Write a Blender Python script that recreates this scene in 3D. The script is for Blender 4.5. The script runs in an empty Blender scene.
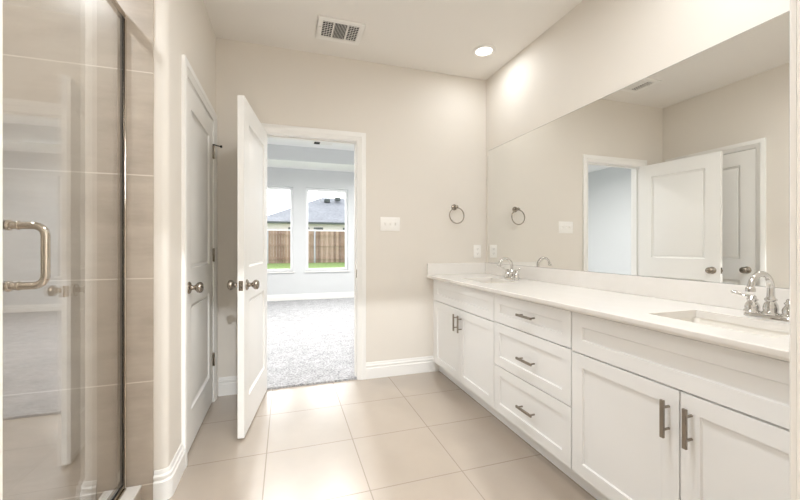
import bpy, bmesh, math, random
from mathutils import Vector, Matrix
random.seed(4)
S = bpy.context.scene
COL = S.collection
PI = math.pi

# ------------------------------------------------------------------ camera, sky, exposure
cam_d = bpy.data.cameras.new('camera')
cam = bpy.data.objects.new('camera', cam_d); COL.objects.link(cam)
cam.location = (0, 0, 1.13)
cam.rotation_euler = (PI/2, 0, -0.309)
cam_d.sensor_width = 36; cam_d.sensor_fit = 'HORIZONTAL'
cam_d.lens = 36*358.165/800
cam_d.shift_y = -4.725/800
cam_d.clip_start = 0.01; cam_d.clip_end = 300
S.camera = cam

SKY = 1.3; SKY_BANK = 4.0
CAN_W = 6.5          # watts of a bathroom can
FILL_W = 15.0        # watts of the added fill light in the middle of the bathroom
BED_FILL_W = 28.0          # watts of an added bedroom fill can
WARM = (0.93, 0.965, 1.0)
COOL = (1.0, 0.975, 0.945)
world = bpy.data.worlds.new('overcast_sky'); S.world = world
world.use_nodes = True
wn = world.node_tree.nodes; wl = world.node_tree.links
wn.clear()
wo = wn.new('ShaderNodeOutputWorld'); wb = wn.new('ShaderNodeBackground')
tc = wn.new('ShaderNodeTexCoord'); nz = wn.new('ShaderNodeTexNoise'); cr = wn.new('ShaderNodeValToRGB')
nz.inputs['Scale'].default_value = 2.5; nz.inputs['Detail'].default_value = 4
cr.color_ramp.elements[0].color = (0.95, 0.965, 0.975, 1); cr.color_ramp.elements[0].position = .35
cr.color_ramp.elements[1].color = (0.97, 0.985, 1.0, 1); cr.color_ramp.elements[1].position = .65
wl.new(tc.outputs['Generated'], nz.inputs['Vector']); wl.new(nz.outputs['Fac'], cr.inputs['Fac'])
wl.new(cr.outputs['Color'], wb.inputs['Color'])
nm = wn.new('ShaderNodeVectorMath'); nm.operation = 'DOT_PRODUCT'      # bright cloud bank low over the lawn side
nm.inputs[1].default_value = Vector((.25, .95, .18)).normalized()
wl.new(tc.outputs['Generated'], nm.inputs[0])
mr_ = wn.new('ShaderNodeMapRange'); mr_.interpolation_type = 'SMOOTHSTEP'
mr_.inputs['From Min'].default_value = .35; mr_.inputs['From Max'].default_value = .95
mr_.inputs['To Min'].default_value = SKY; mr_.inputs['To Max'].default_value = SKY_BANK
wl.new(nm.outputs['Value'], mr_.inputs['Value']); wl.new(mr_.outputs['Result'], wb.inputs['Strength'])
wl.new(wb.outputs[0], wo.inputs[0])
S.view_settings.view_transform = 'Standard'
S.view_settings.look = 'None'
S.view_settings.exposure = 0.40
S.view_settings.gamma = 1.0
S.view_settings.use_curve_mapping = False
S.cycles.max_bounces = 14
S.cycles.diffuse_bounces = 8
S.cycles.glossy_bounces = 6
S.cycles.transparent_max_bounces = 16
S.cycles.sample_clamp_indirect = 4.0
S.cycles.use_denoising = True

# ------------------------------------------------------------------ materials
def lin(r, g, b):
    f = lambda c: (c/255/12.92) if c/255 <= .04045 else ((c/255+.055)/1.055)**2.4
    return (f(r), f(g), f(b), 1)

class NT:
    def __init__(s, name):
        s.m = bpy.data.materials.new(name); s.m.use_nodes = True
        s.n = s.m.node_tree.nodes; s.l = s.m.node_tree.links
        s.b = s.n['Principled BSDF']; s.out = s.n['Material Output']
    def new(s, t, **kw):
        x = s.n.new(t)
        for k, v in kw.items(): setattr(x, k, v)
        return x
    def math(s, op, a, b=None, clamp=False):
        x = s.new('ShaderNodeMath', operation=op, use_clamp=clamp)
        for i, v in enumerate((a, b)):
            if v is None: continue
            if isinstance(v, (int, float)): x.inputs[i].default_value = v
            else: s.l.new(v, x.inputs[i])
        return x.outputs[0]
    def pos(s):
        g = s.new('ShaderNodeNewGeometry'); x = s.new('ShaderNodeSeparateXYZ')
        s.l.new(g.outputs['Position'], x.inputs[0]); return g.outputs['Position'], x.outputs
    def obj(s):
        g = s.new('ShaderNodeTexCoord'); return g.outputs['Object']
    def noise(s, vec, scale, detail=3, rough=.5):
        n = s.new('ShaderNodeTexNoise'); n.inputs['Scale'].default_value = scale
        n.inputs['Detail'].default_value = detail; n.inputs['Roughness'].default_value = rough
        if vec is not None: s.l.new(vec, n.inputs['Vector'])
        return n.outputs['Fac']
    def ramp(s, fac, stops):
        r = s.new('ShaderNodeValToRGB'); e = r.color_ramp.elements
        while len(e) < len(stops): e.new(.5)
        for i, (p, c) in enumerate(stops): e[i].position = p; e[i].color = c
        s.l.new(fac, r.inputs['Fac']); return r.outputs['Color']
    def mix(s, fac, a, b):
        x = s.new('ShaderNodeMix', data_type='RGBA')
        s.l.new(fac, x.inputs['Factor'])
        for i, v in (('A', a), ('B', b)):
            sock = [q for q in x.inputs if q.name == i and q.type == 'RGBA'][0]
            if isinstance(v, tuple): sock.default_value = v
            else: s.l.new(v, sock)
        return [q for q in x.outputs if q.type == 'RGBA'][0]
    def bump(s, h, strength, dist=.01):
        b = s.new('ShaderNodeBump'); b.inputs['Strength'].default_value = strength; b.inputs['Distance'].default_value = dist
        s.l.new(h, b.inputs['Height']); s.l.new(b.outputs[0], s.b.inputs['Normal'])
    def base(s, v):
        if isinstance(v, tuple): s.b.inputs['Base Color'].default_value = v
        else: s.l.new(v, s.b.inputs['Base Color'])
    def set(s, **kw):
        for k, v in kw.items(): s.b.inputs[k.replace('_', ' ')].default_value = v

def paint(name, rgb, rough=.6, bump=.0, bscale=120, spec=.4):
    t = NT(name); t.base(lin(*rgb)); t.b.inputs['Roughness'].default_value = rough
    t.b.inputs['Specular IOR Level'].default_value = spec
    p = t.pos()[0]
    n = t.noise(p, bscale, 2)
    c = t.mix(t.noise(p, 1.3, 2), lin(*rgb), lin(*[max(0, v-3) for v in rgb])); t.base(c)
    if bump: t.bump(n, bump, .002)
    return t.m

def metal(name, rgb, rough):
    t = NT(name); t.base(lin(*rgb)); t.set(Metallic=1.0, Roughness=rough)
    n = t.noise(t.obj(), 90, 2)
    t.l.new(t.math('ADD', t.math('MULTIPLY', n, .06), rough-.03 if rough > .03 else 0), t.b.inputs['Roughness'])
    return t.m

def glass(name, tint, ior):
    t = NT(name); t.n.remove(t.b)
    g = t.new('ShaderNodeNewGeometry'); fr = t.new('ShaderNodeFresnel')
    # both faces of the sheet reflect as air-to-glass
    io = t.math('ADD', t.math('MULTIPLY', g.outputs['Backfacing'], 1/ior-ior), ior)
    t.l.new(io, fr.inputs['IOR'])
    tr = t.new('ShaderNodeBsdfTransparent'); tr.inputs[0].default_value = tint
    gl = t.new('ShaderNodeBsdfGlossy'); gl.inputs['Roughness'].default_value = 0.0
    gl.inputs[0].default_value = (1, 1, 1, 1)
    mx = t.new('ShaderNodeMixShader')
    t.l.new(fr.outputs[0], mx.inputs[0]); t.l.new(tr.outputs[0], mx.inputs[1]); t.l.new(gl.outputs[0], mx.inputs[2])
    t.l.new(mx.outputs[0], t.out.inputs[0])
    return t.m

def grid_mask(t, u, ou, su, v, ov, sv, w):
    """1 on the joints of a stacked grid in world metres, plus a random value per tile"""
    def axis(c, o, s):
        a = t.math('DIVIDE', t.math('SUBTRACT', c, o), s)
        f = t.math('FRACT', a)
        d = t.math('MULTIPLY', t.math('MINIMUM', f, t.math('SUBTRACT', 1.0, f)), s)
        return t.math('LESS_THAN', d, w/2), t.math('FLOOR', a)
    mu, iu = axis(u, ou, su); mv, iv = axis(v, ov, sv)
    m = t.math('MAXIMUM', mu, mv)
    cmb = t.new('ShaderNodeCombineXYZ'); t.l.new(iu, cmb.inputs[0]); t.l.new(iv, cmb.inputs[1])
    wn_ = t.new('ShaderNodeTexWhiteNoise', noise_dimensions='3D'); t.l.new(cmb.outputs[0], wn_.inputs['Vector'])
    return m, wn_.outputs['Value']

M = {}
M['wall'] = paint('wall_paint', (223, 217.5, 209), .7, .12, 160)
M['ceiling'] = paint('ceiling_paint', (233, 230, 225), .8, .15, 120)
M['trim'] = paint('trim_enamel', (236, 235, 232), .35)
M['door'] = paint('door_enamel', (236, 235, 232), .4)
M['cab'] = paint('cabinet_enamel', (238, 238.5, 238), .4)
M['bed_wall'] = paint('bedroom_paint', (211, 213, 214), .7, .1, 160)
M['bed_ceil'] = paint('bedroom_ceiling_paint', (244, 244, 243), .8)
M['plate'] = paint('white_plastic', (240, 238, 234), .35)
M['reg'] = paint('register_enamel', (238, 236, 232), .4)
M['dark'] = paint('duct_shade', (40, 38, 36), .8)  # near-black colour standing in for duct shade; also on the hidden subfloor
M['black'] = paint('black_seal', (18, 17, 16), .5)
M['edge'] = paint('glass_edge', (120, 118, 110), .3)
M['slot'] = paint('slot_grey', (120, 116, 110), .6)
M['porcelain'] = paint('porcelain', (240, 237, 231), .12)
M['nickel'] = metal('brushed_nickel', (158, 149, 138), .26)
M['pull'] = metal('cabinet_pull_nickel', (150, 142, 132), .32)
M['chrome'] = metal('polished_chrome', (214, 213, 211), .04)
M['rail'] = metal('polished_nickel_rail', (200, 192, 181), .14)
M['glass'] = glass('shower_glass', (.985, .99, .985, 1), 2.3)
M['pane'] = glass('window_glass', (.99, .995, .995, 1), 1.45)
t = NT('mirror_silver'); t.base((.90, .905, .89, 1)); t.set(Metallic=1.0, Roughness=0.0); M['mirror'] = t.m

# floor tile
t = NT('floor_tile'); p, xyz = t.pos()
m, rnd = grid_mask(t, xyz[0], -.0985, .470, xyz[1], 1.6133, .461, .0052)
n1 = t.noise(p, 3.5, 4, .55); n2 = t.noise(p, 38, 3, .6)
c = t.ramp(t.math('ADD', t.math('MULTIPLY', n1, .93), t.math('MULTIPLY', n2, .07)), [(.28, lin(164, 151, 137)), (.52, lin(169, 156, 142)), (.76, lin(175, 162, 148))])
c = t.mix(t.math('MULTIPLY', rnd, .35), c, lin(172, 159, 145))
t.base(t.mix(m, c, lin(144, 133, 120)))
t.l.new(t.math('ADD', t.math('MULTIPLY', m, .5), t.math('ADD', .27, t.math('MULTIPLY', n1, .10))), t.b.inputs['Roughness'])
t.set(IOR=1.8); t.b.inputs['Coat Weight'].default_value = .8; t.b.inputs['Coat Roughness'].default_value = .2; t.b.inputs['Coat IOR'].default_value = 1.6
t.bump(t.math('SUBTRACT', 1.0, m), .35, .002); M['tile'] = t.m

# shower wall tile
t = NT('shower_tile'); p, xyz = t.pos()
m, rnd = grid_mask(t, t.math('ADD', xyz[0], xyz[1]), .08, .61, xyz[2], .085, .450, .005)
mp = t.new('ShaderNodeMapping'); mp.inputs['Scale'].default_value = (3, 3, 14); t.l.new(p, mp.inputs[0])
n1 = t.noise(mp.outputs[0], 1.2, 5, .65); n2 = t.noise(p, 6, 4)
c = t.ramp(t.math('ADD', t.math('MULTIPLY', n1, .5), t.math('MULTIPLY', n2, .5)), [(.33, lin(168, 157, 144)), (.5, lin(182, 171, 158)), (.68, lin(194, 184, 171))])
t.base(t.mix(m, c, lin(214, 206, 196)))
t.l.new(t.math('ADD', .3, t.math('MULTIPLY', m, .4)), t.b.inputs['Roughness'])
t.bump(t.math('SUBTRACT', 1.0, m), .3, .002); M['wtile'] = t.m

# quartz
t = NT('white_quartz'); p = t.pos()[0]
n = t.noise(p, 14, 5, .6)
t.base(t.ramp(n, [(.3, lin(229, 226, 221)), (.7, lin(232, 229, 225))])); t.set(Roughness=.16); M['quartz'] = t.m

# carpet
t = NT('carpet_pile'); p = t.pos()[0]
n = t.noise(p, 55, 4, .7); n2 = t.noise(p, 9, 3)
f = t.math('ADD', t.math('MULTIPLY', n, .8), t.math('MULTIPLY', n2, .2))
t.base(t.ramp(f, [(.34, lin(124, 124, 126)), (.5, lin(176, 176, 178)), (.66, lin(211, 211, 213))])); t.set(Roughness=.95)
t.b.inputs['Specular IOR Level'].default_value = .1
t.bump(n, .9, .02); M['carpet'] = t.m

# fence wood, with a tone per board
t = NT('weathered_cedar'); p, xyz = t.pos()
wn_ = t.new('ShaderNodeTexWhiteNoise', noise_dimensions='1D')
t.l.new(t.math('FLOOR', t.math('DIVIDE', xyz[0], .14)), wn_.inputs['W'])
mp = t.new('ShaderNodeMapping'); mp.inputs['Scale'].default_value = (9, 9, .8); t.l.new(p, mp.inputs[0])
n = t.noise(mp.outputs[0], 2.2, 4)
f = t.math('ADD', t.math('MULTIPLY', wn_.outputs['Value'], .5), t.math('MULTIPLY', n, .5))
t.base(t.ramp(f, [(.25, lin(140, 108, 92)), (.5, lin(178, 146, 128)), (.8, lin(208, 180, 162))])); t.set(Roughness=.85); M['cedar'] = t.m

t = NT('roof_shingle'); p, xyz = t.pos()
n = t.noise(p, 5, 4, .8); n2 = t.noise(p, .8, 2)
t.base(t.ramp(t.math('ADD', t.math('MULTIPLY', n, .7), t.math('MULTIPLY', n2, .3)), [(.3, lin(128, 132, 142)), (.7, lin(182, 185, 194))])); t.set(Roughness=.9); M['shingle'] = t.m
t = NT('lawn_grass'); p = t.pos()[0]
t.base(t.ramp(t.noise(p, 6, 5, .7), [(.3, lin(100, 128, 60)), (.7, lin(150, 178, 96))])); t.set(Roughness=.9); M['grass'] = t.m
M['fascia'] = paint('fascia_dark', (84, 92, 92), .6)
M['house_wall'] = paint('house_brick_pale', (236, 228, 230), .8)
M['galv'] = metal('galvanised', (200, 202, 206), .5)
M['vinyl'] = paint('window_vinyl', (244, 245, 247), .4)

def emit(name, rgb, strength):
    t = NT(name); t.b.inputs['Base Color'].default_value = (*rgb, 1)
    t.b.inputs['Emission Color'].default_value = (*rgb, 1); t.b.inputs['Emission Strength'].default_value = strength
    return t.m
M['lens'] = emit('lamp_lens', (1, .96, .90), 6)
M['bed_fill_lens'] = emit('fill_lens_cool', (.95, .98, 1), 6)

# ------------------------------------------------------------------ mesh helpers
class MB:
    def __init__(s): s.bm = bmesh.new()
    def face(s, pts):
        vs = [s.bm.verts.new(p) for p in pts]
        try: return s.bm.faces.new(vs)
        except ValueError: return None
    def box(s, x0, x1, y0, y1, z0, z1, f=None):
        f = f or (lambda a, b, c: (a, b, c))
        v = [s.bm.verts.new(f(x, y, z)) for x in (x0, x1) for y in (y0, y1) for z in (z0, z1)]
        for q in ((0, 1, 3, 2), (4, 6, 7, 5), (0, 4, 5, 1), (2, 3, 7, 6), (0, 2, 6, 4), (1, 5, 7, 3)):
            s.bm.faces.new([v[i] for i in q])
        return s
    def loops(s, rings, closed=True, cap0=True, cap1=True):
        rv = [[s.bm.verts.new(p) for p in r] for r in rings]
        n = len(rv[0])
        for a, b in zip(rv[:-1], rv[1:]):
            for i in range(n if closed else n-1):
                j = (i+1) % n
                s.bm.faces.new([a[i], a[j], b[j], b[i]])
        if cap0: s.bm.faces.new(list(reversed(rv[0])))
        if cap1: s.bm.faces.new(rv[-1])
        return s
    def lathe(s, prof, o=(0, 0, 0), axis='z', n=24, cap0=True, cap1=True):
        o = Vector(o); ax = {'x': (0, 1, 2), '-x': (0, 1, 2), 'y': (1, 2, 0), '-y': (1, 2, 0), 'z': (2, 0, 1), '-z': (2, 0, 1)}[axis]
        sg = -1 if axis[0] == '-' else 1
        rings = []
        for r, h in prof:
            ring = []
            for k in range(n):
                a = 2*PI*k/n; v = [0, 0, 0]
                v[ax[0]] = h*sg; v[ax[1]] = max(r, 1e-5)*math.cos(a); v[ax[2]] = max(r, 1e-5)*math.sin(a)
                ring.append(o+Vector(v))
            rings.append(ring)
        return s.loops(rings, True, cap0, cap1)
    def tube(s, pts, r, n=12, closed=False, flat=1.0):
        pts = [Vector(p) for p in pts]; rr = r if isinstance(r, (list, tuple)) else [r]*len(pts)
        up = None; rings = []
        for i, p in enumerate(pts):
            if closed: d = pts[(i+1) % len(pts)]-pts[i-1]
            else: d = pts[min(i+1, len(pts)-1)]-pts[max(i-1, 0)]
            d.normalize()
            if up is None:
                up = Vector((0, 0, 1)) if abs(d.z) < .9 else Vector((0, 1, 0))
            u = d.cross(up).normalized(); w = u.cross(d).normalized(); up = w
            rings.append([p+(u*math.cos(2*PI*k/n)+w*math.sin(2*PI*k/n)*flat)*rr[i] for k in range(n)])
        if closed: rings.append(rings[0]); return s.loops(rings, True, False, False)
        return s.loops(rings)
    def prism(s, poly, a, b, f):
        """poly of (u,v); f(u,v,t) -> point; from t=a to t=b"""
        return s.loops([[f(u, v, a) for u, v in poly], [f(u, v, b) for u, v in poly]])

def apply_props(o, label=None, cat=None, group=None, kind=None):
    if label: o['label'] = label
    if cat: o['category'] = cat
    if group: o['group'] = group
    if kind: o['kind'] = kind
    return o

def root_of(o):
    while o.parent: o = o.parent
    return o

def obj(name, mb, mat, parent=None, bevel=0, local=False, label=None, cat=None, group=None, kind=None, smooth=40, seg=2):
    bm = mb.bm
    bmesh.ops.remove_doubles(bm, verts=bm.verts, dist=1e-6)
    bmesh.ops.recalc_face_normals(bm, faces=bm.faces)
    me = bpy.data.meshes.new(name); bm.to_mesh(me); bm.free()
    o = bpy.data.objects.new(name, me); COL.objects.link(o)
    me.materials.append(mat)
    for p in me.polygons: p.use_smooth = True
    me.set_sharp_from_angle(angle=math.radians(smooth))
    if parent is not None:
        if not local:
            r = root_of(parent)
            Mw = Matrix.Translation(r.location) @ r.rotation_euler.to_matrix().to_4x4()
            me.transform(Mw.inverted())
        o.parent = parent
    else:
        # origin at the base of the mesh
        xs = [v.co for v in me.vertices]
        c = Vector((sum(v.x for v in xs)/len(xs), sum(v.y for v in xs)/len(xs), min(v.z for v in xs)))
        me.transform(Matrix.Translation(-c)); o.location = c
    if bevel:
        b = o.modifiers.new('bevel', 'BEVEL'); b.width = bevel; b.segments = seg; b.limit_method = 'ANGLE'; b.angle_limit = math.radians(50)
    return apply_props(o, label, cat, group, kind)

def thing(name, label, cat, loc, rz=0, group=None, kind=None):
    o = bpy.data.objects.new(name, None); COL.objects.link(o)
    o.location = loc; o.rotation_euler = (0, 0, rz); o.empty_display_size = .05
    return apply_props(o, label, cat, group, kind)

def copy_tree(o, parent=None):
    c = o.copy(); COL.objects.link(c)
    if parent is not None: c.parent = parent
    for ch in list(o.children): copy_tree(ch, c)
    return c

def box_obj(name, b, mat, parent=None, **kw):
    return obj(name, MB().box(*b), mat, parent, **kw)

def struct(name, mb, mat, label, cat, **kw):
    return obj(name, mb, mat, None, label=label, cat=cat, kind='structure', **kw)

def rrect(x0, x1, y0, y1, r, z, n=5):
    out = []
    for cx, cy, a0 in ((x1-r, y1-r, 0), (x0+r, y1-r, PI/2), (x0+r, y0+r, PI), (x1-r, y0+r, 1.5*PI)):
        for k in range(n+1):
            a = a0+PI/2*k/n; out.append((cx+r*math.cos(a), cy+r*math.sin(a), z))
    return out

def panel_face(mb, f, w, h, c0, panels, prof):
    """front sheet w x h at depth c0 with sunk panels; f(a,b,c)->point; prof [(inset, depth)]"""
    xs = sorted({0, w, *[v for p in panels for v in (p[0], p[1])]}); zs = sorted({0, h, *[v for p in panels for v in (p[2], p[3])]})
    for i in range(len(xs)-1):
        for j in range(len(zs)-1):
            cx, cz = (xs[i]+xs[i+1])/2, (zs[j]+zs[j+1])/2
            if any(p[0] < cx < p[1] and p[2] < cz < p[3] for p in panels): continue
            mb.face([f(xs[i], zs[j], c0), f(xs[i+1], zs[j], c0), f(xs[i+1], zs[j+1], c0), f(xs[i], zs[j+1], c0)])
    for p in panels:
        rings = []
        for ins, d in prof:
            rings.append([f(p[0]+ins, p[2]+ins, c0-d), f(p[1]-ins, p[2]+ins, c0-d), f(p[1]-ins, p[3]-ins, c0-d), f(p[0]+ins, p[3]-ins, c0-d)])
        mb.loops(rings, True, False, True)

def panel_slab(f, w, h, th, panels, prof, both=False):
    mb = MB()
    panel_face(mb, f, w, h, th, panels, prof)
    if both:
        panel_face(mb, lambda a, b, c: f(a, b, -c), w, h, 0, panels, prof)
    else:
        mb.face([f(0, 0, 0), f(w, 0, 0), f(w, h, 0), f(0, h, 0)])
    for q in (((0, 0), (w, 0)), ((w, 0), (w, h)), ((w, h), (0, h)), ((0, h), (0, 0))):
        (a, b), (c, d) = q
        mb.face([f(a, b, 0), f(c, d, 0), f(c, d, th), f(a, b, th)])
    bmesh.ops.remove_doubles(mb.bm, verts=mb.bm.verts, dist=1e-5)
    return mb

CASING = [(0, 0), (0, .007), (.004, .010), (.014, .011), (.017, .014), (.028, .015), (.031, .018), (.062, .019), (.068, .016), (.068, 0)]
def casing(f, x0, x1, zt, zb=0.0, prof=CASING):
    """mitred door casing around an opening; f(a, z, out)"""
    mb = MB(); rings = []
    for a, z, sa, sz in ((x0, zb, -1, 0), (x0, zt, -1, 1), (x1, zt, 1, 1), (x1, zb, 1, 0)):
        rings.append([f(a+sa*u, z+sz*u, v) for u, v in prof])
    return mb.loops(rings)

BASE = [(0, 0), (.016, 0), (.016, .086), (.010, .092), (.010, .100), (.0135, .104), (.0135, .112), (.007, .118), (.007, .127), (.003, .136), (0, .136)]
def baseboard(f, a, b):
    return MB().prism(BASE, a, b, f)

# ------------------------------------------------------------------ room shell
XL, XR, YF, H = -.50, 1.804, 2.98, 2.69
YN = .262                                  # bathroom face of the near wall
X_W = -1.62                                # back wall of the shower
Y_B = -1.6                                 # back of the closet behind the camera
YE = 1.835                                 # face of the stub wall at the shower
OX0, OX1, OZ = -.168, .572, 2.003; OZL = 2.02          # far doorway
NX0, NX1 = -.154, .579                     # near doorway

struct('floor', MB().box(X_W-.1, XR+.12, Y_B-.1, YF+.012, -.08, 0), M['tile'], 'beige square floor tiles with thin grey joints', 'floor')
struct('ceiling', MB().box(X_W-.1, XR+.12, Y_B-.1, YF+.06, H, H+.1), M['ceiling'], 'flat pale beige bathroom ceiling', 'ceiling')

def wall_with_opening(y0, y1, xa, xb, o0, o1, oz):
    mb = MB()
    mb.box(xa, o0, y0, y1, 0, H); mb.box(o1, xb, y0, y1, 0, H); mb.box(o0, o1, y0, y1, oz, H)
    return mb
J = .018
struct('wall_far', wall_with_opening(YF, YF+.055, X_W-.1, XR+.12, OX0-J, OX1+J, OZ+J), M['wall'], 'beige wall around the doorway to the bedroom', 'wall')
struct('wall_right', MB().box(XR, XR+.12, Y_B-.1, YF, 0, H), M['wall'], 'beige wall behind the long mirror', 'wall')
struct('wall_near', wall_with_opening(YN-.115, YN, -.64, XR, NX0-J, NX1+J, OZ+J), M['wall'], 'beige wall with a doorway beside the vanity end', 'wall')
struct('wall_shower_near', MB().box(X_W, -.64, YN-.115, YN, 0, H), M['wtile'], 'tiled shower wall on the closet side', 'wall')
struct('wall_shower_back', MB().box(X_W-.1, X_W, Y_B-.1, YF, 0, H), M['wtile'], 'tiled long back wall of the shower', 'wall')
struct('wall_shower_end', MB().box(X_W, -.554, YE-.008, YE+.11, 0, H), M['wtile'], 'brown stacked tile wall at the end of the shower', 'wall')
struct('wall_back', MB().box(X_W-.1, XR+.12, Y_B-.1, Y_B, 0, H), M['wall'], 'plain beige closet wall behind the viewer', 'wall')

# left wall: a stub with a rounded corner, the strip beyond the door and the part above it
DY0, DY1 = 2.128, 2.866
mb = MB(); r = .028
poly = [(XL, DY0-J)] + [(XL-r+r*math.cos(a), YE+r+r*math.sin(a)) for a in [-PI/2*k/7 for k in range(8)]] + [(-.554, YE), (-.554, YE+.11), (-.61, YE+.11), (-.61, DY0-J)]
mb.prism(poly, 0, H, lambda u, v, t: (u, v, t))
mb.box(-.61, XL, DY1+J, YF, 0, H); mb.box(-.61, XL, DY0-J, DY1+J, OZL+J, H)
struct('wall_left', mb, M['wall'], 'beige wall with a rounded corner around the closed white door', 'wall', smooth=30)

# jambs and casings
def jamb(y0, y1, x0, x1, zt, f=lambda a, b, c: (a, b, c)):
    mb = MB()
    mb.box(x0-J, x0, y0, y1, 0, zt+J, f); mb.box(x1, x1+J, y0, y1, 0, zt+J, f); mb.box(x0, x1, y0, y1, zt, zt+J, f)
    return mb
def stops(mb, y0, y1, x0, x1, zt, f=lambda a, b, c: (a, b, c)):
    s = .011
    mb.box(x0, x0+s, y0, y1, 0, zt, f); mb.box(x1-s, x1, y0, y1, 0, zt, f); mb.box(x0+s, x1-s, y0, y1, zt-s, zt, f)
    return mb
mb = jamb(YF-.001, YF+.116, OX0, OX1, OZ); stops(mb, YF+.04, YF+.075, OX0, OX1, OZ)
tr = struct('trim_1', mb, M['trim'], 'white door lining of the doorway to the bedroom', 'door frame', bevel=.001)
obj('strike_plate', MB().box(OX1-.002, OX1+.001, YF+.006, YF+.034, .855, .925), M['nickel'], tr, bevel=.001)
struct('trim_2', casing(lambda a, z, o: (a, YF-o, z), OX0-.005, OX1+.005, OZ+.005), M['trim'], 'white moulded casing around the doorway to the bedroom', 'door casing')
struct('trim_3', casing(lambda a, z, o: (a, YF+.115+o, z), OX0-.005, OX1+.005, OZ+.005), M['trim'], 'white casing on the bedroom side of the doorway', 'door casing')
fl = lambda a, b, c: (XL-.11+b, a, c)     # a along y, b depth from the hidden face
mb = jamb(0, .111, DY0, DY1, OZL, fl); stops(mb, .03, .066, DY0, DY1, OZL, fl)
struct('trim_4', mb, M['trim'], 'white door lining of the closed door', 'door frame', bevel=.001)
struct('trim_5', casing(lambda a, z, o: (XL+o, a, z), DY0-.005, DY1+.005, OZL+.005), M['trim'], 'white moulded casing around the closed door', 'door casing')
mb = jamb(YN-.116, YN+.001, NX0, NX1, OZ); stops(mb, YN-.075, YN-.04, NX0, NX1, OZ)
struct('trim_6', mb, M['trim'], 'white door lining at the near doorway beside the vanity', 'door frame', bevel=.001)
struct('trim_7', casing(lambda a, z, o: (a, YN+o, z), NX0-.003, NX1+.003, OZ+.005), M['trim'], 'white moulded casing at the near doorway beside the vanity', 'door casing')

# baseboards
struct('baseboard_far', baseboard(lambda u, v, t: (t, YF-u, v), OX1+.073, 1.318), M['trim'], 'white moulded baseboard between the doorway and the vanity', 'baseboard')
struct('baseboard_far_corner', baseboard(lambda u, v, t: (t, YF-u, v), XL+.02, OX0-.073), M['trim'], 'short white baseboard behind the open door', 'baseboard')
mb = MB(); rr = .032
path = [((XL, DY0-.074), (1, 0))] + [((XL-r+r*math.cos(a), YE+r+r*math.sin(a)), (math.cos(a), math.sin(a))) for a in [-PI/2*k/8 for k in range(9)]] + [((-.552, YE), (0, -1))]
mb.loops([[(p[0]+n[0]*u, p[1]+n[1]*u, v) for u, v in BASE] for p, n in path])
struct('baseboard_left', mb, M['trim'], 'white baseboard wrapping the rounded corner beside the shower', 'baseboard')

# ------------------------------------------------------------------ bedroom shell
BX0, BX1, BY0, BY1 = -2.6, 3.7, YF+.115, 7.60
mb = MB(); 
# carpet: a sheet whose bathroom edge is ragged
nx = 160; xs = [BX0+(BX1-BX0)*k/nx for k in range(nx+1)]
ny = 4
top = [[(x, BY0 + (BY1-BY0)*j/ny, .016) for j in range(ny+1)] for x in xs]
for i in range(nx):
    for j in range(ny):
        mb.face([top[i][j], top[i+1][j], top[i+1][j+1], top[i][j+1]])
n2 = 90; tx = [OX0+(OX1-OX0)*k/n2 for k in range(n2+1)]
edge = [YF+.006+random.uniform(-.006, .006) for _ in tx]
for i in range(n2):
    a, b = (tx[i], edge[i]), (tx[i+1], edge[i+1])
    mb.face([(a[0], a[1], .014), (b[0], b[1], .014), (b[0], BY0, .016), (a[0], BY0, .016)])
    mb.face([(a[0], a[1]-.003, .0), (b[0], b[1]-.003, .0), (b[0], b[1], .014), (a[0], a[1], .014)])
struct('floor_bedroom', mb, M['carpet'], 'light grey carpet in the bedroom beyond the doorway', 'carpet')
struct('slab_bedroom', MB().box(BX0-.1, BX1+.1, YF+.012, BY1+.16, -.08, .0), M['dark'], 'subfloor below the grey carpet', 'floor')
WINS = [(-.73, .142), (.398, 1.264), (1.52, 2.39)]; WZ0, WZ1 = .60, 2.315
mb = MB(); xs_ = [BX0-.1] + [v for w in WINS for v in w] + [BX1+.1]
for i in range(0, len(xs_), 2): mb.box(xs_[i], xs_[i+1], BY1, BY1+.16, 0, H+.4)
for a, b in WINS: mb.box(a, b, BY1, BY1+.16, 0, WZ0); mb.box(a, b, BY1, BY1+.16, WZ1, H+.4)
struct('wall_bedroom_far', mb, M['bed_wall'], 'pale grey bedroom wall with the tall windows', 'wall')
struct('wall_bedroom_left', MB().box(BX0-.1, BX0, BY0-.06, BY1, 0, H+.4), M['bed_wall'], 'plain pale grey bedroom side wall seen in the mirror', 'wall')
struct('wall_bedroom_right', MB().box(BX1, BX1+.1, BY0-.06, BY1, 0, H+.4), M['bed_wall'], 'pale grey bedroom wall past the doorway', 'wall')
struct('wall_bedroom_near', wall_with_opening(YF+.055, BY0, BX0, BX1, OX0-J, OX1+J, OZ+J), M['bed_wall'], 'pale grey bedroom side of the doorway wall', 'wall')
TX0, TX1, TY0, TY1, TZ = -1.7, 2.8, 3.9, 6.90, 2.96
mb = MB()
mb.box(BX0-.1, BX1+.1, BY0-.06, TY0, H, TZ+.1); mb.box(BX0-.1, BX1+.1, TY1, BY1+.16, H, TZ+.1)
mb.box(BX0-.1, TX0, TY0, TY1, H, TZ+.1); mb.box(TX1, BX1+.1, TY0, TY1, H, TZ+.1)
struct('ceiling_bedroom', mb, M['bed_ceil'], 'white lower ceiling border around the bedroom tray', 'ceiling')
struct('ceiling_tray', MB().box(TX0-.05, TX1+.05, TY0-.05, TY1+.05, TZ, TZ+.1), M['bed_ceil'], 'white raised tray ceiling of the bedroom', 'ceiling')
mb = MB()
mb.box(TX0, TX1, TY1-.012, TY1+.001, H, TZ); mb.box(TX0, TX1, TY0, TY0+.012, H, TZ)
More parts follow.
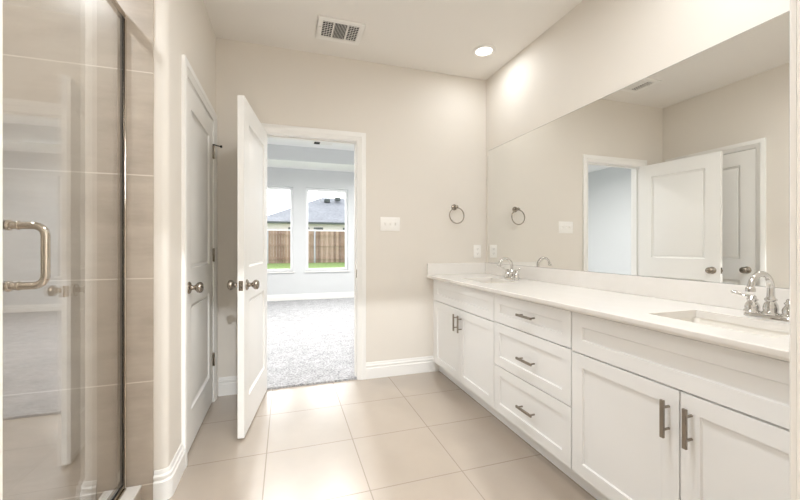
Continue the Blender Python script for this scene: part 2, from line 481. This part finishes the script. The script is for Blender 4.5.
mb.box(TX0, TX0+.012, TY0, TY1, H, TZ); mb.box(TX1-.012, TX1, TY0, TY1, H, TZ)
struct('trim_8', mb, M['bed_wall'], 'grey painted riser of the bedroom tray ceiling', 'ceiling riser')
struct('baseboard_bedroom', baseboard(lambda u, v, t: (t, BY1-u, v), BX0, BX1), M['trim'], 'white baseboard below the bedroom windows', 'baseboard')

def window(i, a, b, label):
    w = thing('window_%d' % i, label, 'window', ((a+b)/2, BY1+.09, WZ0), kind='structure')
    f = MB(); y0, y1 = BY1+.06, BY1+.12; s = .05
    f.box(a, a+s, y0, y1, WZ0, WZ1); f.box(b-s, b, y0, y1, WZ0, WZ1)
    f.box(a+s, b-s, y0, y1, WZ0, WZ0+s); f.box(a+s, b-s, y0, y1, WZ1-s, WZ1)
    f.box(a+s, b-s, y0+.01, y1-.01, 1.425, 1.455)
    obj('window_frame', f, M['vinyl'], w, bevel=.003)
    obj('pane', MB().box(a+s, b-s, y0+.028, y0+.034, WZ0+s, 1.425), M['pane'], w)
    obj('pane', MB().box(a+s, b-s, y0+.028, y0+.034, 1.455, WZ1-s), M['pane'], w)
    obj('window_sill', MB().box(a-.03, b+.03, BY1-.03, BY1+.07, WZ0-.028, WZ0), M['trim'], w, bevel=.004)
    return w
window(1, *WINS[1], 'tall bedroom window with the fence post in view')
window(2, *WINS[0], 'tall bedroom window partly behind the open door')
window(3, *WINS[2], 'tall bedroom window seen only as a reflection in the shower glass')

# ------------------------------------------------------------------ doors
PD = [(0, 0), (.002, .006), (.009, .012), (.024, .013), (.026, .009), (.052, .002)]
def knob(axis, o, parent, local=False):
    k = obj('knob', MB().lathe([(.0, .0), (.033, .0), (.033, .004), (.028, .009), (.016, .012), (.012, .02), (.0125, .03), (.019, .036), (.027, .043), (.030, .053), (.028, .063), (.02, .069), (.008, .0715), (0, .072)], o, axis, 28), M['nickel'], parent, local=local, smooth=60)
    return k
DW, DH, DT = .722, 1.985, .036
panels = [(.118, DW-.118, 1.0-.015, DH-.13), (.118, DW-.118, .20, .785)]
d1 = thing('door_1', 'open white two panel door standing in front of the bedroom doorway', 'door', (OX0-.004, YF-.008, .013), math.radians(-97.4), kind='structure')
obj('slab', panel_slab(lambda a, b, c: (a, c, b), DW, DH, DT, panels, PD, True), M['door'], d1, local=True)
knob('y', (DW-.062, DT, .882), d1, True); knob('-y', (DW-.062, 0, .882), d1, True)
lp = obj('latch_plate', MB().box(DW-.001, DW+.0015, .006, DT-.006, .853, .911), M['nickel'], d1, local=True, bevel=.0008)
obj('latch_bolt', MB().box(DW+.001, DW+.010, .012, DT-.012, .873, .891), M['nickel'], lp, local=True, bevel=.002)
for z in (.24, 1.0, 1.74):
    obj('hinge', MB().lathe([(.006, 0), (.0065, .002), (.0065, .088), (.006, .09)], (-.003, -.004, z-.045), 'z', 12), M['nickel'], d1, local=True)

fd = lambda a, b, c: (XL-.036+c, DY1-.003-a, .016+b)
dw2 = DY1-DY0-.006; ph = OZL-.02
d2 = thing('door_2', 'closed white two panel door in the left wall beside the shower', 'door', (XL, DY1, .016), kind='structure')
panels2 = [(.118, dw2-.118, .985, ph-.13), (.118, dw2-.118, .20, .785)]
obj('slab', panel_slab(fd, dw2, ph, .036, panels2, PD, True), M['door'], d2)
knob('x', (XL, DY0+.066, .90), d2)
for z in (1.80, 1.06, .31):
    h = obj('hinge', MB().lathe([(.004, -.004), (.0068, 0), (.0068, .088), (.004, .094)], (XL+.007, DY1, z-.045), 'z', 12).box(XL-.001, XL+.002, DY1-.012, DY1+.012, z-.045, z+.045), M['nickel'], d2)
    if z > 1.5:
        obj('hinge_stop', MB().lathe([(.012, 0), (.012, .006)], (XL+.007, DY1, z+.05), 'z', 12)
            .tube([(XL+.007, DY1, z+.053), (XL+.03, DY1+.015, z+.053), (XL+.048, DY1+.02, z+.05)], .0045, 8)
            .lathe([(.009, 0), (.009, .012)], (XL+.046, DY1+.02, z+.05), 'x', 12), M['black'], h)

# ------------------------------------------------------------------ shower enclosure
GX = -.668; CT = .078
struct('trim_9', MB().box(GX-.06, -.598, YN, YE-.008, 0, CT), M['wtile'], 'low tiled shower curb under the glass', 'shower curb', bevel=.004)
struct('trim_10', MB().box(GX-.065, -.595, YN, YE-.009, CT, CT+.012), M['quartz'], 'pale stone cap on the shower curb', 'curb cap', bevel=.004)
Z0, Z1 = CT+.012, 2.10; GG = GX+.008
sh = thing('shower_enclosure', 'clear glass shower screen with nickel rails and a D shaped pull', 'shower door', (GX, 1.1, Z0))
ye = YE-.009
mb = MB(); mb.box(GX-.011, GX+.011, ye-.020, ye, Z0, Z1)
mb.box(GX+.011, GX+.016, ye-.010, ye, Z0, Z1)
obj('wall_jamb', mb, M['rail'], sh, bevel=.004)
mb = MB(); mb.box(GX-.012, GX+.012, YN+.002, ye, Z1, Z1+.030); mb.box(GX-.015, GX+.015, YN+.002, ye, Z1+.008, Z1+.020)
obj('header_rail', mb, M['rail'], sh, bevel=.005)
mb = MB(); mb.box(GX-.016, GX+.016, YN+.002, ye-.022, Z0, Z0+.022); mb.box(GX+.016, GX+.024, YN+.002, ye-.022, Z0, Z0+.010)
obj('bottom_track', mb, M['rail'], sh, bevel=.003)
gy0, gy1 = 1.085, ye-.029
gd = obj('glass_door', MB().box(GG-.004, GG+.004, gy0, gy1, Z0+.028, Z1-.004), M['glass'], sh, label='clear glass shower door leaf')
obj('seal', MB().box(GG-.005, GG+.005, gy1, gy1+.009, Z0+.022, Z1), M['black'], gd, label='black rubber seal')
obj('bottom_seal', MB().box(GG-.006, GG+.006, gy0, gy1, Z0+.0222, Z0+.0305), M['black'], gd, label='black rubber seal')
pr = .0095; hy = 1.143; hz0, hz1 = 1.028, 1.180; hx = GG+.004; e = .074; cr_ = .026
def arc(cx, cz, r0, a0, a1, n=7): return [(cx+r0*math.cos(a0+(a1-a0)*k/n), hy, cz+r0*math.sin(a0+(a1-a0)*k/n)) for k in range(n+1)]
for sg in (1, -1):
    ox = GG+sg*.004
    up = [(ox, hy, hz1)] + [(ox+sg*(e-cr_+cr_*math.cos(a)), hy, hz1-cr_+cr_*math.sin(a)) for a in [PI/2-PI/2*k/7 for k in range(8)]]
    dn = [(ox+sg*(e-cr_+cr_*math.cos(a)), hy, hz0+cr_+cr_*math.sin(a)) for a in [-PI/2*k/7 for k in range(8)]] + [(ox, hy, hz0)]
    mb = MB().tube(up+dn, pr, 16)
    for z in (hz0, hz1):
        mb.lathe([(.0135, 0), (.0135, .004), (.011, .006)], (ox, hy, z), 'x' if sg > 0 else '-x', 20)
        mb.lathe([(.0108, .0), (.0115, .001), (.0115, .004), (.0108, .005)], (ox+sg*.018, hy, z), 'x' if sg > 0 else '-x', 20)
    obj('pull_handle', mb, M['rail'], gd)
gp = obj('glass_panel', MB().box(GG-.004, GG+.004, YN+.012, gy0-.006, Z0+.022, Z1), M['glass'], sh, label='clear fixed glass pane')
obj('channel', MB().box(GG-.012, GG+.012, YN+.001, YN+.018, Z0, Z1), M['rail'], gp)

# ------------------------------------------------------------------ vanity
XF = 1.25          # door fronts
XB = XF+.020       # carcass face
CB, CTOP = .095, .835
SH = [(0, 0), (.003, .0085)]
def front(name, y_hi, y_lo, z0, z1, parent, frame=.058):
    f = lambda a, b, c: (XB-c, y_hi-a, z0+b)
    w, h = y_hi-y_lo, z1-z0
    return obj(name, panel_slab(f, w, h, .020, [(frame, w-frame, frame, h-frame)], SH), M['cab'], parent, bevel=.0012)
def bar_pull(parent, y, z, vertical, L=.128):
    mb = MB(); x0, x1 = XF-.036, XF-.027
    if vertical:
        mb.box(x0, x1, y-.0065, y+.0065, z-L/2, z+L/2)
        for s in (-.038, .038): mb.lathe([(.0045, 0), (.0045, .029)], (XF-.028, y, z+s), 'x', 12)
    else:
        mb.box(x0, x1, y-L/2, y+L/2, z-.0065, z+.0065)
        for s in (-.05, .05): mb.lathe([(.0045, 0), (.0045, .029)], (XF-.028, y+s, z), 'x', 12)
    return obj('handle', mb, M['pull'], parent, bevel=.001, label='nickel bar pull')
G = .0038
def carcass(c, y1, y0):
    mb = MB()
    mb.box(XB, XB+.018, y0, y1, CB, CTOP-.001)               # face frame
    mb.box(XB+.018, XR-.002, y0, y0+.016, CB, CTOP-.001); mb.box(XB+.018, XR-.002, y1-.016, y1, CB, CTOP-.001)
    mb.box(XB+.018, XR-.002, y0+.016, y1-.016, CB, CB+.016); mb.box(XR-.012, XR-.002, y0+.016, y1-.016, CB+.016, CTOP-.001)
    obj('carcass', mb, M['cab'], c)
    obj('toe_kick', MB().box(1.318, 1.334, y0, y1, 0, CB), M['cab'], c)
def sink_base(y1, y0, label, fil=0.0):
    c = thing('sink_cabinet', label, 'cabinet', ((XF+XR)/2, (y0+y1)/2, 0), group='white vanity sink cabinets')
    ym = (y1+y0)/2
    carcass(c, y1, y0)
    front('false_front', y1-G, y0+G, .650, .824, c)
    a = front('door', y1-G, ym+G*.7, CB+.006, .643, c); b = front('door', ym-G*.7, y0+G, CB+.006, .643, c)
    bar_pull(a, ym+.036, .541, True); bar_pull(b, ym-.036, .541, True)
    return c
YA, YBq, YC, YD = 2.918, 1.969, 1.327, .378
far_base = sink_base(YA, YBq, 'white two door sink cabinet against the doorway wall, below the far faucet')
near_base = copy_tree(far_base); near_base.location.y += (YC+YD)/2-(YA+YBq)/2
near_base['label'] = 'white two door sink cabinet nearest the viewer, below the near faucet'
dc = thing('drawer_cabinet', 'white cabinet of three drawers between the two sink cabinets', 'cabinet', ((XF+XR)/2, (YBq+YC)/2, 0))
carcass(dc, YBq, YC)
for z0, z1, hz in ((.655, .824, .745), (.388, .649, .505), (CB+.006, .382, .237)):
    d = front('drawer', YBq-G, YC+G, z0, z1, dc, .056)
    bar_pull(d, (YBq+YC)/2-.013, hz, False, .128)
fl_ = thing('filler_strip', 'narrow white filler between the far sink cabinet and the doorway wall', 'filler', (XB, (YA+YF)/2, 0))
obj('strip', MB().box(XB-.004, XB+.016, YA, YF, CB, CTOP-.001), M['cab'], fl_); obj('toe_kick', MB().box(1.318, 1.334, YA, YF-.016, 0, CB), M['cab'], fl_)
fl_ = thing('filler_strip', 'narrow white filler between the near sink cabinet and the near doorway', 'filler', (XB, (YD+YN)/2, 0))
obj('strip', MB().box(XB-.004, XB+.016, YN, YD, CB, CTOP-.001), M['cab'], fl_); obj('toe_kick', MB().box(1.318, 1.334, YN, YD, 0, CB), M['cab'], fl_)

# countertop with two cut-outs
CX, CZ = 1.20, .865
SY = (2.39, .845)      # sink centres
sx0, sx1, sw = 1.335, 1.605, .372
ct = thing('countertop', 'long white quartz vanity top with low splashes', 'countertop', ((CX+XR)/2, (YN+YF)/2, CTOP))
mb = MB()
ylist = [YN+.001, SY[1]-sw/2, SY[1]+sw/2, SY[0]-sw/2, SY[0]+sw/2, YF-.001]
fx = CX+.014
mb.box(fx, sx0, ylist[0], ylist[-1], CTOP, CZ); mb.box(sx1, XR-.001, ylist[0], ylist[-1], CTOP, CZ)
for i in (0, 2, 4): mb.box(sx0, sx1, ylist[i], ylist[i+1], CTOP, CZ)
prof = [(fx, CTOP), (CX+.012, CTOP), (CX+.006, CTOP+.003), (CX+.001, CTOP+.0105), (CX, CTOP+.014), (CX, CTOP+.027), (CX+.003, CZ), (fx, CZ)]
mb.prism(prof, ylist[0], ylist[-1], lambda u, v, t: (u, t, v))
obj('slab', mb, M['quartz'], ct, smooth=35)
obj('backsplash', MB().box(XR-.021, XR-.001, ylist[0], YF-.021, CZ, CZ+.101), M['quartz'], None, bevel=.002, label='long low white quartz strip below the mirror, behind both faucets', cat='backsplash')
obj('side_splash', MB().box(CX+.004, XR-.001, YF-.021, YF-.001, CZ, CZ+.101), M['quartz'], None, bevel=.002, label='short low white quartz strip on the doorway wall under the outlet', cat='backsplash')

sk = thing('sink', 'white undermount sink basin at the far end of the vanity, by the doorway wall', 'sink', ((sx0+sx1)/2, SY[0], .71), group='undermount sinks')
y0, y1 = SY[0]-sw/2, SY[0]+sw/2; e = .006
rings = [rrect(sx0-.012, sx1+.012, y0-.012, y1+.012, .03, CTOP-.013), rrect(sx0-.012, sx1+.012, y0-.012, y1+.012, .03, CTOP-.001), rrect(sx0-e, sx1+e, y0-e, y1+e, .028, CTOP-.001),
         rrect(sx0-e+.004, sx1+e-.004, y0-e+.004, y1+e-.004, .03, .79), rrect(sx0+.008, sx1-.008, y0+.008, y1-.008, .04, .74), rrect(sx0+.03, sx1-.03, y0+.03, y1-.03, .05, .722), rrect(sx0+.11, sx1-.11, y0+.15, y1-.15, .02, .718)]
obj('basin', MB().loops(rings, True, False, True), M['porcelain'], sk, smooth=60)
obj('drain', MB().lathe([(.0, .0), (.022, .0), (.022, .003), (.016, .004), (.014, .002), (0, .002)], ((sx0+sx1)/2, SY[0], .7185), 'z', 24), M['chrome'], sk)
sk2 = copy_tree(sk); sk2.location.y += SY[1]-SY[0]; sk2['label'] = 'white undermount sink basin nearest the viewer'

# faucets
fx_, fy_ = 1.675, 2.39
fc = thing('faucet', 'chrome gooseneck faucet at the far sink by the doorway wall', 'faucet', (fx_, fy_, CZ), group='chrome gooseneck faucets')
mb = MB().loops([rrect(fx_-.026, fx_+.026, fy_-.078, fy_+.078, .0255, CZ), rrect(fx_-.026, fx_+.026, fy_-.078, fy_+.078, .0255, CZ+.008), rrect(fx_-.022, fx_+.022, fy_-.074, fy_+.074, .0215, CZ+.014), rrect(fx_-.018, fx_+.018, fy_-.07, fy_+.07, .0175, CZ+.016)])
obj('base_plate', mb, M['chrome'], fc, smooth=35)
bell = [(.0, .012), (.024, .012), (.026, .016), (.026, .020), (.021, .025), (.0225, .033), (.0205, .043), (.0145, .053), (.013, .056), (.017, .059), (.017, .063), (.0125, .066), (.0115, .074), (.006, .078), (.0, .079)]
mb = MB().lathe([(.0, .012), (.023, .012), (.0255, .016), (.0255, .020), (.020, .025), (.0215, .036), (.0195, .050), (.0140, .062), (.0175, .066), (.0175, .071), (.0125, .075), (.0115, .082), (0, .083)], (fx_, fy_, CZ), 'z', 28)
R_ = .056; zc = CZ+.107
pts = [(fx_, fy_, CZ+.06), (fx_, fy_, CZ+.09)] + [(fx_-R_+R_*math.cos(a), fy_, zc+R_*math.sin(a)) for a in [PI*.95*k/18 for k in range(19)]]
pts.append((pts[-1][0]-.0015, fy_, pts[-1][2]-.006))
rad = [.0115, .0112] + [.0108-.001*k/18 for k in range(19)] + [.0105]
mb.tube(pts, rad, 18)
pe = pts[-1]; mb.lathe([(.0, 0), (.0140, 0), (.0145, .006), (.0130, .013), (.0105, .016)], (pe[0], pe[1], pe[2]-.008), 'z', 20)
obj('spout', mb, M['chrome'], fc, smooth=60)
for s in (1, -1):
    hy_ = fy_+s*.054
    h = obj('handle', MB().lathe(bell, (fx_, hy_, CZ), 'z', 28), M['chrome'], fc, smooth=60)
    lv = [(fx_, hy_-s*.004, CZ+.070), (fx_-.001, hy_+s*.012, CZ+.073), (fx_-.004, hy_+s*.025, CZ+.074), (fx_-.007, hy_+s*.038, CZ+.079), (fx_-.009, hy_+s*.050, CZ+.083), (fx_-.0105, hy_+s*.058, CZ+.084), (fx_-.011, hy_+s*.062, CZ+.084)]
    obj('lever', MB().tube(lv, [.0085, .008, .0065, .0072, .0100, .0088, .003], 14, flat=.7), M['chrome'], h, smooth=60)
fc2 = copy_tree(fc); fc2.location.y = .828; fc2['label'] = 'chrome gooseneck faucet at the sink nearest the viewer'

# mirror
mr = thing('mirror', 'large frameless wall mirror above the vanity', 'mirror', (XR-.003, 1.885, CZ+.1015))
obj('silvered_glass', MB().box(XR-.0065, XR-.0035, .835, 2.934, CZ+.1025, 2.007), M['mirror'], mr)
obj('backing', MB().box(XR-.0034, XR-.0004, .832, 2.937, CZ+.1015, 2.0105), M['edge'], mr, label='grey polished edge')

# ------------------------------------------------------------------ wall fittings
def plate(mb, f, w, h, d=.006):
    mb.loops([[f(*q, 0) for q in ((-w/2, -h/2), (w/2, -h/2), (w/2, h/2), (-w/2, h/2))], [f(*q, d*.6) for q in ((-w/2, -h/2), (w/2, -h/2), (w/2, h/2), (-w/2, h/2))],
              [f(*q, d) for q in ((-w/2+.004, -h/2+.004), (w/2-.004, -h/2+.004), (w/2-.004, h/2-.004), (-w/2+.004, h/2-.004))]])
    return mb
cx, cz = .861, 1.313
fw = lambda a, b, c: (cx+a, YF-c, cz+b)
sw_ = thing('light_switch', 'white three gang light switch beside the bedroom doorway', 'light switch', (cx, YF, cz))
obj('plate', plate(MB(), fw, .176, .120), M['plate'], sw_)
for k in (-1, 0, 1):
    a = k*.046
    obj('toggle', MB().loops([[fw(a+u, v, .0055) for u, v in ((-.005, -.012), (.005, -.012), (.005, .012), (-.005, .012))], [fw(a+u, v, .016) for u, v in ((-.004, .002), (.004, .002), (.004, .011), (-.004, .011))]]), M['plate'], sw_)
    for b in (-.042, .042): obj('screw', MB().lathe([(.0035, 0), (.0035, .0008)], fw(a, b, .006), '-y', 10), M['plate'], sw_)
cx2, cz2 = 1.711, 1.073
fo = lambda a, b, c: (cx2+a, YF-c, cz2+b)
ot = thing('wall_outlet', 'white duplex outlet above the side splash near the mirror edge', 'outlet', (cx2, YF, cz2))
obj('plate', plate(MB(), fo, .076, .122), M['plate'], ot)
for b in (-.021, .021):
    r_ = obj('receptacle', MB().loops([[fo(x*1, y+b, .0055) for x, y, _ in rrect(-.017, .017, -.0145, .0145, .008, 0)], [fo(x*.94, y*.94+b, .008) for x, y, _ in rrect(-.017, .017, -.0145, .0145, .008, 0)]]), M['plate'], ot)
    mb = MB(); 
    for a in (-.0065, .0065): mb.box(a-.0012, a+.0012, b-.001, b+.008, .0075, .0084, fo)
    mb.lathe([(.0025, 0), (.0025, .0009)], fo(0, b-.007, .0076), '-y', 10)
    obj('slot', mb, M['slot'], r_)

tx_, tz_ = 1.472, 1.478
tw = thing('towel_ring', 'brushed nickel towel ring on the far wall above the vanity end', 'towel ring', (tx_, YF, tz_))
obj('rosette', MB().lathe([(0, 0), (.027, 0), (.027, .006), (.022, .011), (.012, .014), (.0095, .03), (.011, .04), (.0145, .044), (.0145, .060), (.010, .064), (0, .065)], (tx_, YF, tz_), '-y', 28), M['nickel'], tw, smooth=50)
rr_ = .071
obj('ring', MB().tube([(tx_+rr_*math.sin(2*PI*k/56), YF-.052-.004*(1-math.cos(2*PI*k/56)), tz_-.008-rr_+rr_*math.cos(2*PI*k/56)) for k in range(56)], .0048, 12, closed=True), M['nickel'], tw, smooth=60)

# ------------------------------------------------------------------ ceiling fittings
vx0, vx1, vy0, vy1 = .213, .537, 2.474, 2.748
vt = thing('ceiling_vent', 'white ceiling air register with three louvre sections', 'vent', ((vx0+vx1)/2, (vy0+vy1)/2, H))
ix = [vx0+.035, vx0+.035+.072, vx0+.035+.082, vx1-.035-.082, vx1-.035-.072, vx1-.035]; iy = (vy0+.04, vy1-.04)
mb = MB(); zt, zb = H-.0005, H-.011
for a, b in ((vx0, ix[0]), (ix[1], ix[2]), (ix[3], ix[4]), (ix[5], vx1)): mb.box(a, b, iy[0], iy[1], zb, zt)
mb.box(vx0, vx1, vy0, iy[0], zb, zt); mb.box(vx0, vx1, iy[1], vy1, zb, zt)
obj('frame', mb, M['reg'], vt, bevel=.0025)
obj('duct_shade_plate', MB().box(ix[0], ix[5], iy[0], iy[1], H-.003, H-.0006), M['dark'], vt, label='dark plate for the shaded duct behind the louvres')  # flat dark plate in place of a shaded duct recess
def louvres(a0, a1, axis, n, tilt):
    mb = MB()
    for k in range(n):
        if axis == 'x':      # slats run along x
            c = iy[0]+(iy[1]-iy[0])*(k+.5)/n; w = (iy[1]-iy[0])/n*.27
            mb.loops([[(x, c-w, H-.010+tilt), (x, c+w, H-.010-tilt), (x, c+w, H-.0085-tilt), (x, c-w, H-.0085+tilt)] for x in (a0, a1)])
        else:
            c = a0+(a1-a0)*(k+.5)/n; w = (a1-a0)/n*.24
            mb.loops([[(c-w, y, H-.010+tilt), (c+w, y, H-.010-tilt), (c+w, y, H-.0085-tilt), (c-w, y, H-.0085+tilt)] for y in iy])
    return mb
mb = louvres(ix[0], ix[1], 'x', 9, -.002)
for k in range(1, 4): x = ix[0]+(ix[1]-ix[0])*k/4; mb.box(x-.0015, x+.0015, iy[0], iy[1], H-.0105, H-.008)
obj('louvre_bank', mb, M['reg'], vt)
obj('louvre_bank', louvres(ix[2], ix[3], 'y', 9, -.0025), M['reg'], vt)
mb = louvres(ix[4], ix[5], 'x', 9, -.002)
for k in range(1, 4): x = ix[4]+(ix[5]-ix[4])*k/4; mb.box(x-.0015, x+.0015, iy[0], iy[1], H-.0105, H-.008)
obj('louvre_bank', mb, M['reg'], vt)
obj('damper_lever', MB().box(vx0+.012, vx0+.026, (vy0+vy1)/2-.03, (vy0+vy1)/2-.024, H-.017, H-.010), M['reg'], vt)

def can(x, y, z, watts, color, lens, label, group, spread=180):
    c = thing('ceiling_light', label, 'ceiling light', (x, y, z), group=group)
    obj('trim_ring', MB().lathe([(.062, -.004), (.066, -.010), (.080, -.009), (.092, -.003), (.092, -.0005), (.062, -.0005)], (x, y, z), 'z', 40, False, False), M['reg'], c, smooth=50)
    obj('lens', MB().lathe([(0, -.003), (.062, -.004), (.062, -.0008), (0, -.0008)], (x, y, z), 'z', 40, False, False), M[lens], c)
    l = bpy.data.lights.new('lamp', 'AREA'); l.shape = 'DISK'; l.size = .12; l.energy = watts; l.color = color; l.spread = math.radians(spread)
    o = bpy.data.objects.new('lamp', l); COL.objects.link(o); o.parent = c; o.location = (0, 0, -.012)
    return c
can(1.514, 2.53, H, CAN_W*.36, WARM, 'lens', 'lit round recessed ceiling light over the far sink', 'bathroom ceiling lights')
can(1.514, .85, H, CAN_W*.6, WARM, 'lens', 'round recessed ceiling light over the near sink', 'bathroom ceiling lights')
fm = thing('fill_light', 'added round white glass fill light over the middle of the bathroom floor', 'ceiling light', (.5, .95, H))  # unseen dome, added as soft fill for the bathroom
obj('canopy', MB().lathe([(0, -.0005), (.20, -.0005), (.205, -.012), (.20, -.022), (0, -.022)], (.5, .95, H), 'z', 40, False, False), M['nickel'], fm)
obj('shade', MB().lathe([(.19, -.022), (.185, -.04), (.15, -.062), (.08, -.074), (0, -.077)], (.5, .95, H), 'z', 40, False, False), M['lens'], fm, smooth=60)
l = bpy.data.lights.new('lamp', 'AREA'); l.shape = 'DISK'; l.size = .36; l.energy = FILL_W; l.color = WARM
o = bpy.data.objects.new('lamp', l); COL.objects.link(o); o.parent = fm; o.location = (0, 0, -.08)
can(-1.15, 1.05, H, CAN_W*1.6, WARM, 'lens', 'round recessed ceiling light inside the shower', 'bathroom ceiling lights')
can(.2, -1.25, H, CAN_W*20, WARM, 'lens', 'added round fill light in the closet behind the viewer', 'bathroom ceiling lights')  # unseen closet lamp, added to send fill through the near doorway
for x, y, lb in ((-.9, 4.3, 'added round fill light near the bedroom side wall'), (2.0, 4.4, 'added round fill light over the far side of the bedroom'),
                 (-.1, 5.1, 'added round fill light straight beyond the bathroom doorway'), (.7, 5.1, 'added round fill light before the window with the fence post'), (2.1, 6.0, 'added round fill light near the reflected bedroom window')):
    can(x, y, TZ, BED_FILL_W, COOL, 'bed_fill_lens', lb, 'added bedroom fill lights', 160)  # unseen cans, added to brighten the bedroom and its reflections
bv = thing('bedroom_vent', 'small vent on the bedroom tray ceiling seen through the doorway', 'vent', (.56, 6.5, TZ))
obj('frame', MB().box(.46, .80, 6.40, 6.60, TZ-.012, TZ-.0005), M['reg'], bv, bevel=.003)
obj('duct_shade_plate', MB().box(.48, .58, 6.42, 6.58, TZ-.015, TZ-.011), M['dark'], bv)  # dark block on a solid frame, painted as duct shade

# ------------------------------------------------------------------ outdoors
mb = MB(); 
mb.face([(-25, BY1+.16, -.05), (30, BY1+.16, -.05), (30, 19.6, .18), (-25, 19.6, .18)])
mb.face([(-25, 19.6, .18), (30, 19.6, .18), (30, 60, .2), (-25, 60, .2)])
struct('ground', mb, M['grass'], 'bright green lawn outside the bedroom windows', 'lawn')
fn = thing('fence', 'weathered brown board fence across the lawn', 'fence', (2, 20, .18))
mb = MB(); x = -9.0
while x < 13:
    mb.box(x, x+.134, 20.0, 20.02, .16, 1.98+random.uniform(-.01, .01)); x += .14
obj('boards', mb, M['cedar'], fn)
for z in (.36, 1.08, 1.66): obj('rail', MB().box(-9, 13, 19.955, 20.0, z, z+.085), M['cedar'], fn)
for px in (-6.1, -3.7, -.9, 1.5, 3.9, 6.3, 8.7): obj('post', MB().lathe([(.045, 0), (.045, 1.86), (.02, 1.89), (0, 1.895)], (px, 19.90, .12), 'z', 14), M['galv'], fn, label='pale galvanised steel post')
hs = thing('neighbour_house', 'single storey house with grey hip roof behind the fence', 'house', (6, 34, .2))
obj('wall', MB().box(-2.2, 18, 30.25, 41, .2, 2.95), M['house_wall'], hs)
ez = 3.0
ov = [(-2.6, 30), (19, 30), (19, 41.6), (-2.6, 41.6)]
mb = MB(); rz_ = 5.8; ra, rb = (3.4, 35.8, rz_), (13.5, 35.8, rz_)
c = [(x, y, ez) for x, y in ov]
mb.face([c[0], c[1], rb, ra]); mb.face([c[1], c[2], rb]); mb.face([c[2], c[3], ra, rb]); mb.face([c[3], c[0], ra]); mb.face(c)
obj('roof', mb, M['shingle'], hs)
obj('fascia', MB().box(-2.6, 19, 29.97, 30.03, 2.86, 3.03).box(-2.63, -2.57, 30.04, 41, 2.86, 3.03), M['fascia'], hs, label='dark fascia board under the roof edge')
for x in (.2, 1.1, 2.2, 4.6): obj('window', MB().box(x, x+.75, 30.2, 30.27, 1.4, 2.6), M['fascia'], hs)
for px, pz in ((3.75, 5.55), (4.75, 5.75)): obj('roof_vent', MB().box(px-.25, px+.25, 34.3, 34.9, pz-.35, pz-.05), M['fascia'], hs, bevel=.03)
obj('vent_pipe', MB().lathe([(.05, 0), (.05, .9)], (3.15, 34.6, 5.0), 'z', 10), M['galv'], hs)
